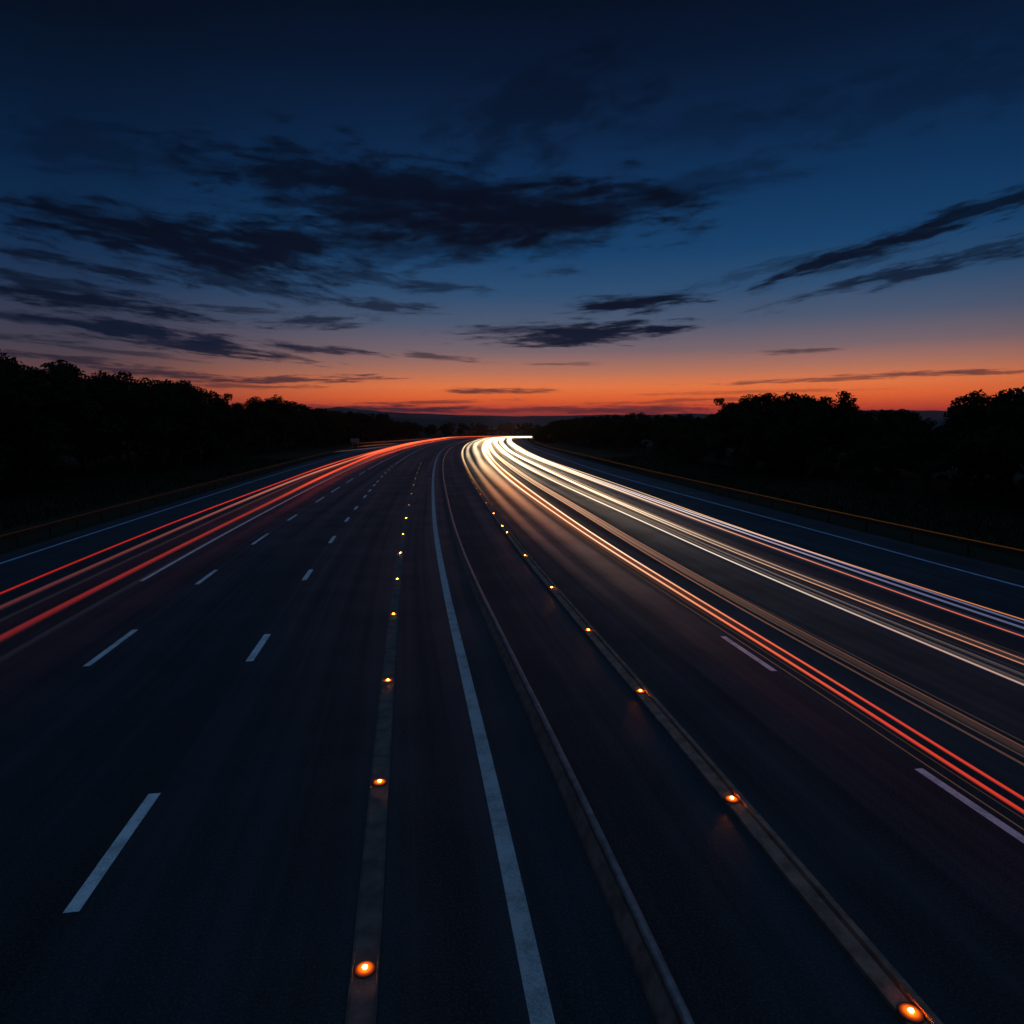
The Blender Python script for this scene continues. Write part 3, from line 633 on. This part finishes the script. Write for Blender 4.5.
while s < 372:
    for o0, jit in ((43, 1.0), (51, .98)):
        p = at(s+random.uniform(-1.5, 1.5), min(o0, 54)+random.uniform(-2.5, 2.5)); x, y = float(p[0]), float(p[1])
        if x > 0 and s < 368: put_tree(x, y, want_h(x, y, RIGHT, jit*random.uniform(.92, 1.04)), 'dark broadleaf tree in the black tree belt behind the right guardrail', 'trees of the right tree belt')
    s += 4.5 if s < 90 else 7.5
for k_, (px, Y_, t) in enumerate([(748, 84, 399), (772, 86, 397), (822, 79, 395), (800, 80, 400), (1005, 52, 394)]):
    x = (px-512)/FPX*Y_; put_tree(x, Y_, HCAM+(HORIZ-t)/FPX*Y_-float(gh(x, Y_)), 'tall rounded tree standing above the right tree belt', 'tall trees above the right tree belt')
# scrub inside the bend that hides the road as it leaves to the right
for k_ in range(26):
    s = 262+k_*5.; p = at(s, 33.2+random.uniform(0, 2.5)+(k_ % 2)*3)
    put_tree(float(p[0]), float(p[1]), random.uniform(5.4, 7.2), 'dark bushy shrub on the inside of the distant bend', 'shrubs inside the bend', SHR, 'shrub', 'shrub')
for k_ in range(96):
    s = 322+(k_ % 48)*5.2+random.uniform(-1.5, 1.5); p = at(s, (-40 if k_ < 48 else -56)+random.uniform(-5, 5)); x, y = float(p[0]), float(p[1])
    if y > 50: put_tree(x, y, random.uniform(6.2, 9.2), 'dark tree on the outside of the distant bend', 'trees outside the bend')

for k_ in range(20):
    p = at(470+k_*8., 42+random.uniform(0, 4)); put_tree(float(p[0]), float(p[1]), random.uniform(7, 9), 'dark broadleaf tree in the black tree belt behind the right guardrail', 'trees of the right tree belt')

# roadside sign far left
sg = tag(empty('roadside_sign', (-44.5, 190, .1), .1), 'small pale rectangular sign on two posts behind the distant left guardrail', 'sign')
def box(name, c, d, m, parent):
    V = [(c[0]+sx*d[0]/2, c[1]+sy*d[1]/2, c[2]+sz*d[2]/2) for sz in (-1, 1) for sx, sy in ((-1, -1), (1, -1), (1, 1), (-1, 1))]
    return link(name, mesh(name, V, [(3, 2, 1, 0), (4, 5, 6, 7), (0, 1, 5, 4), (1, 2, 6, 5), (2, 3, 7, 6), (3, 0, 4, 7)]), m, parent)
box('panel', (0, 0, 2.4), (2.4, .06, 1.1), M['signface'], sg)
box('post', (-.8, .09, 1.4), (.1, .1, 3.1), M['steel'], sg); box('post', (.8, .09, 1.4), (.1, .1, 3.1), M['steel'], sg)

# ------------------------------------------------------------------ grass
bl = []
for side, o0, o1, cnt in ((-1, 26.5, 40, 26000), (1, 27, 42, 26000)):
    s = rng.uniform(0, 1, cnt)**1.6*120+14; off = rng.uniform(o0, o1, cnt)*side
    mn = -OFF['railL'](s)+.6 if side < 0 else OFF['railR'](s)+.6
    off = side*np.maximum(np.abs(off), mn+rng.uniform(0, 1, cnt)); bl.append(at(s, off))
B_ = np.concatenate(bl); B_[:, 2] = gh(B_[:, 0], B_[:, 1])-.02; m_ = len(B_)
an = rng.uniform(0, 6.28, m_); hh_ = rng.uniform(.2, .55, m_); wd = rng.uniform(.02, .05, m_)
ax = np.stack([np.cos(an), np.sin(an), 0*an], 1); tip = B_+np.stack([rng.normal(0, .1, m_), rng.normal(0, .1, m_), hh_], 1)
Vv = np.stack([B_-ax*wd[:, None], B_+ax*wd[:, None], tip], 1).reshape(-1, 3)
gm = bpy.data.meshes.new('grass'); gm.vertices.add(m_*3); gm.vertices.foreach_set('co', Vv.ravel()); gm.loops.add(m_*3); gm.loops.foreach_set('vertex_index', np.arange(m_*3))
gm.polygons.add(m_); gm.polygons.foreach_set('loop_start', np.arange(0, m_*3, 3)); gm.polygons.foreach_set('loop_total', np.full(m_, 3)); gm.update()
tag(link('grass', gm, M['grass']), 'rough dark grass on the verges behind the guardrails', 'grass', None, 'stuff')

# ------------------------------------------------------------------ evening haze
HAZE = True
if HAZE:
    def hz(T, out):
        v = T.n('ShaderNodeVolumePrincipled', i_Color=(.95, .60, .66, 1), i_Density=.00005, i_Anisotropy=.45); T.put(out.inputs['Volume'], v.outputs[0])
    hm = mat('haze', hz)
    V = [(x, y, z) for z in (-4.5, 300) for x, y in ((-9500, -3500), (9500, -3500), (9500, 12500), (-9500, 12500))]
    tag(link('haze', mesh('haze', V, [(3, 2, 1, 0), (4, 5, 6, 7), (0, 1, 5, 4), (1, 2, 6, 5), (2, 3, 7, 6), (3, 0, 4, 7)]), hm), 'thin evening haze lying over the whole valley', 'haze', None, 'stuff')

# ------------------------------------------------------------------ render settings
vs = scene.view_settings; vs.view_transform = 'Standard'; vs.look = 'None'; vs.exposure = 0; vs.gamma = 1; vs.use_curve_mapping = False
scene.render.engine = 'CYCLES'
cy = scene.cycles
cy.use_denoising = True; cy.transparent_max_bounces = 96; cy.max_bounces = 6; cy.volume_bounces = 1
cy.sample_clamp_indirect = 4.0; cy.use_light_tree = True
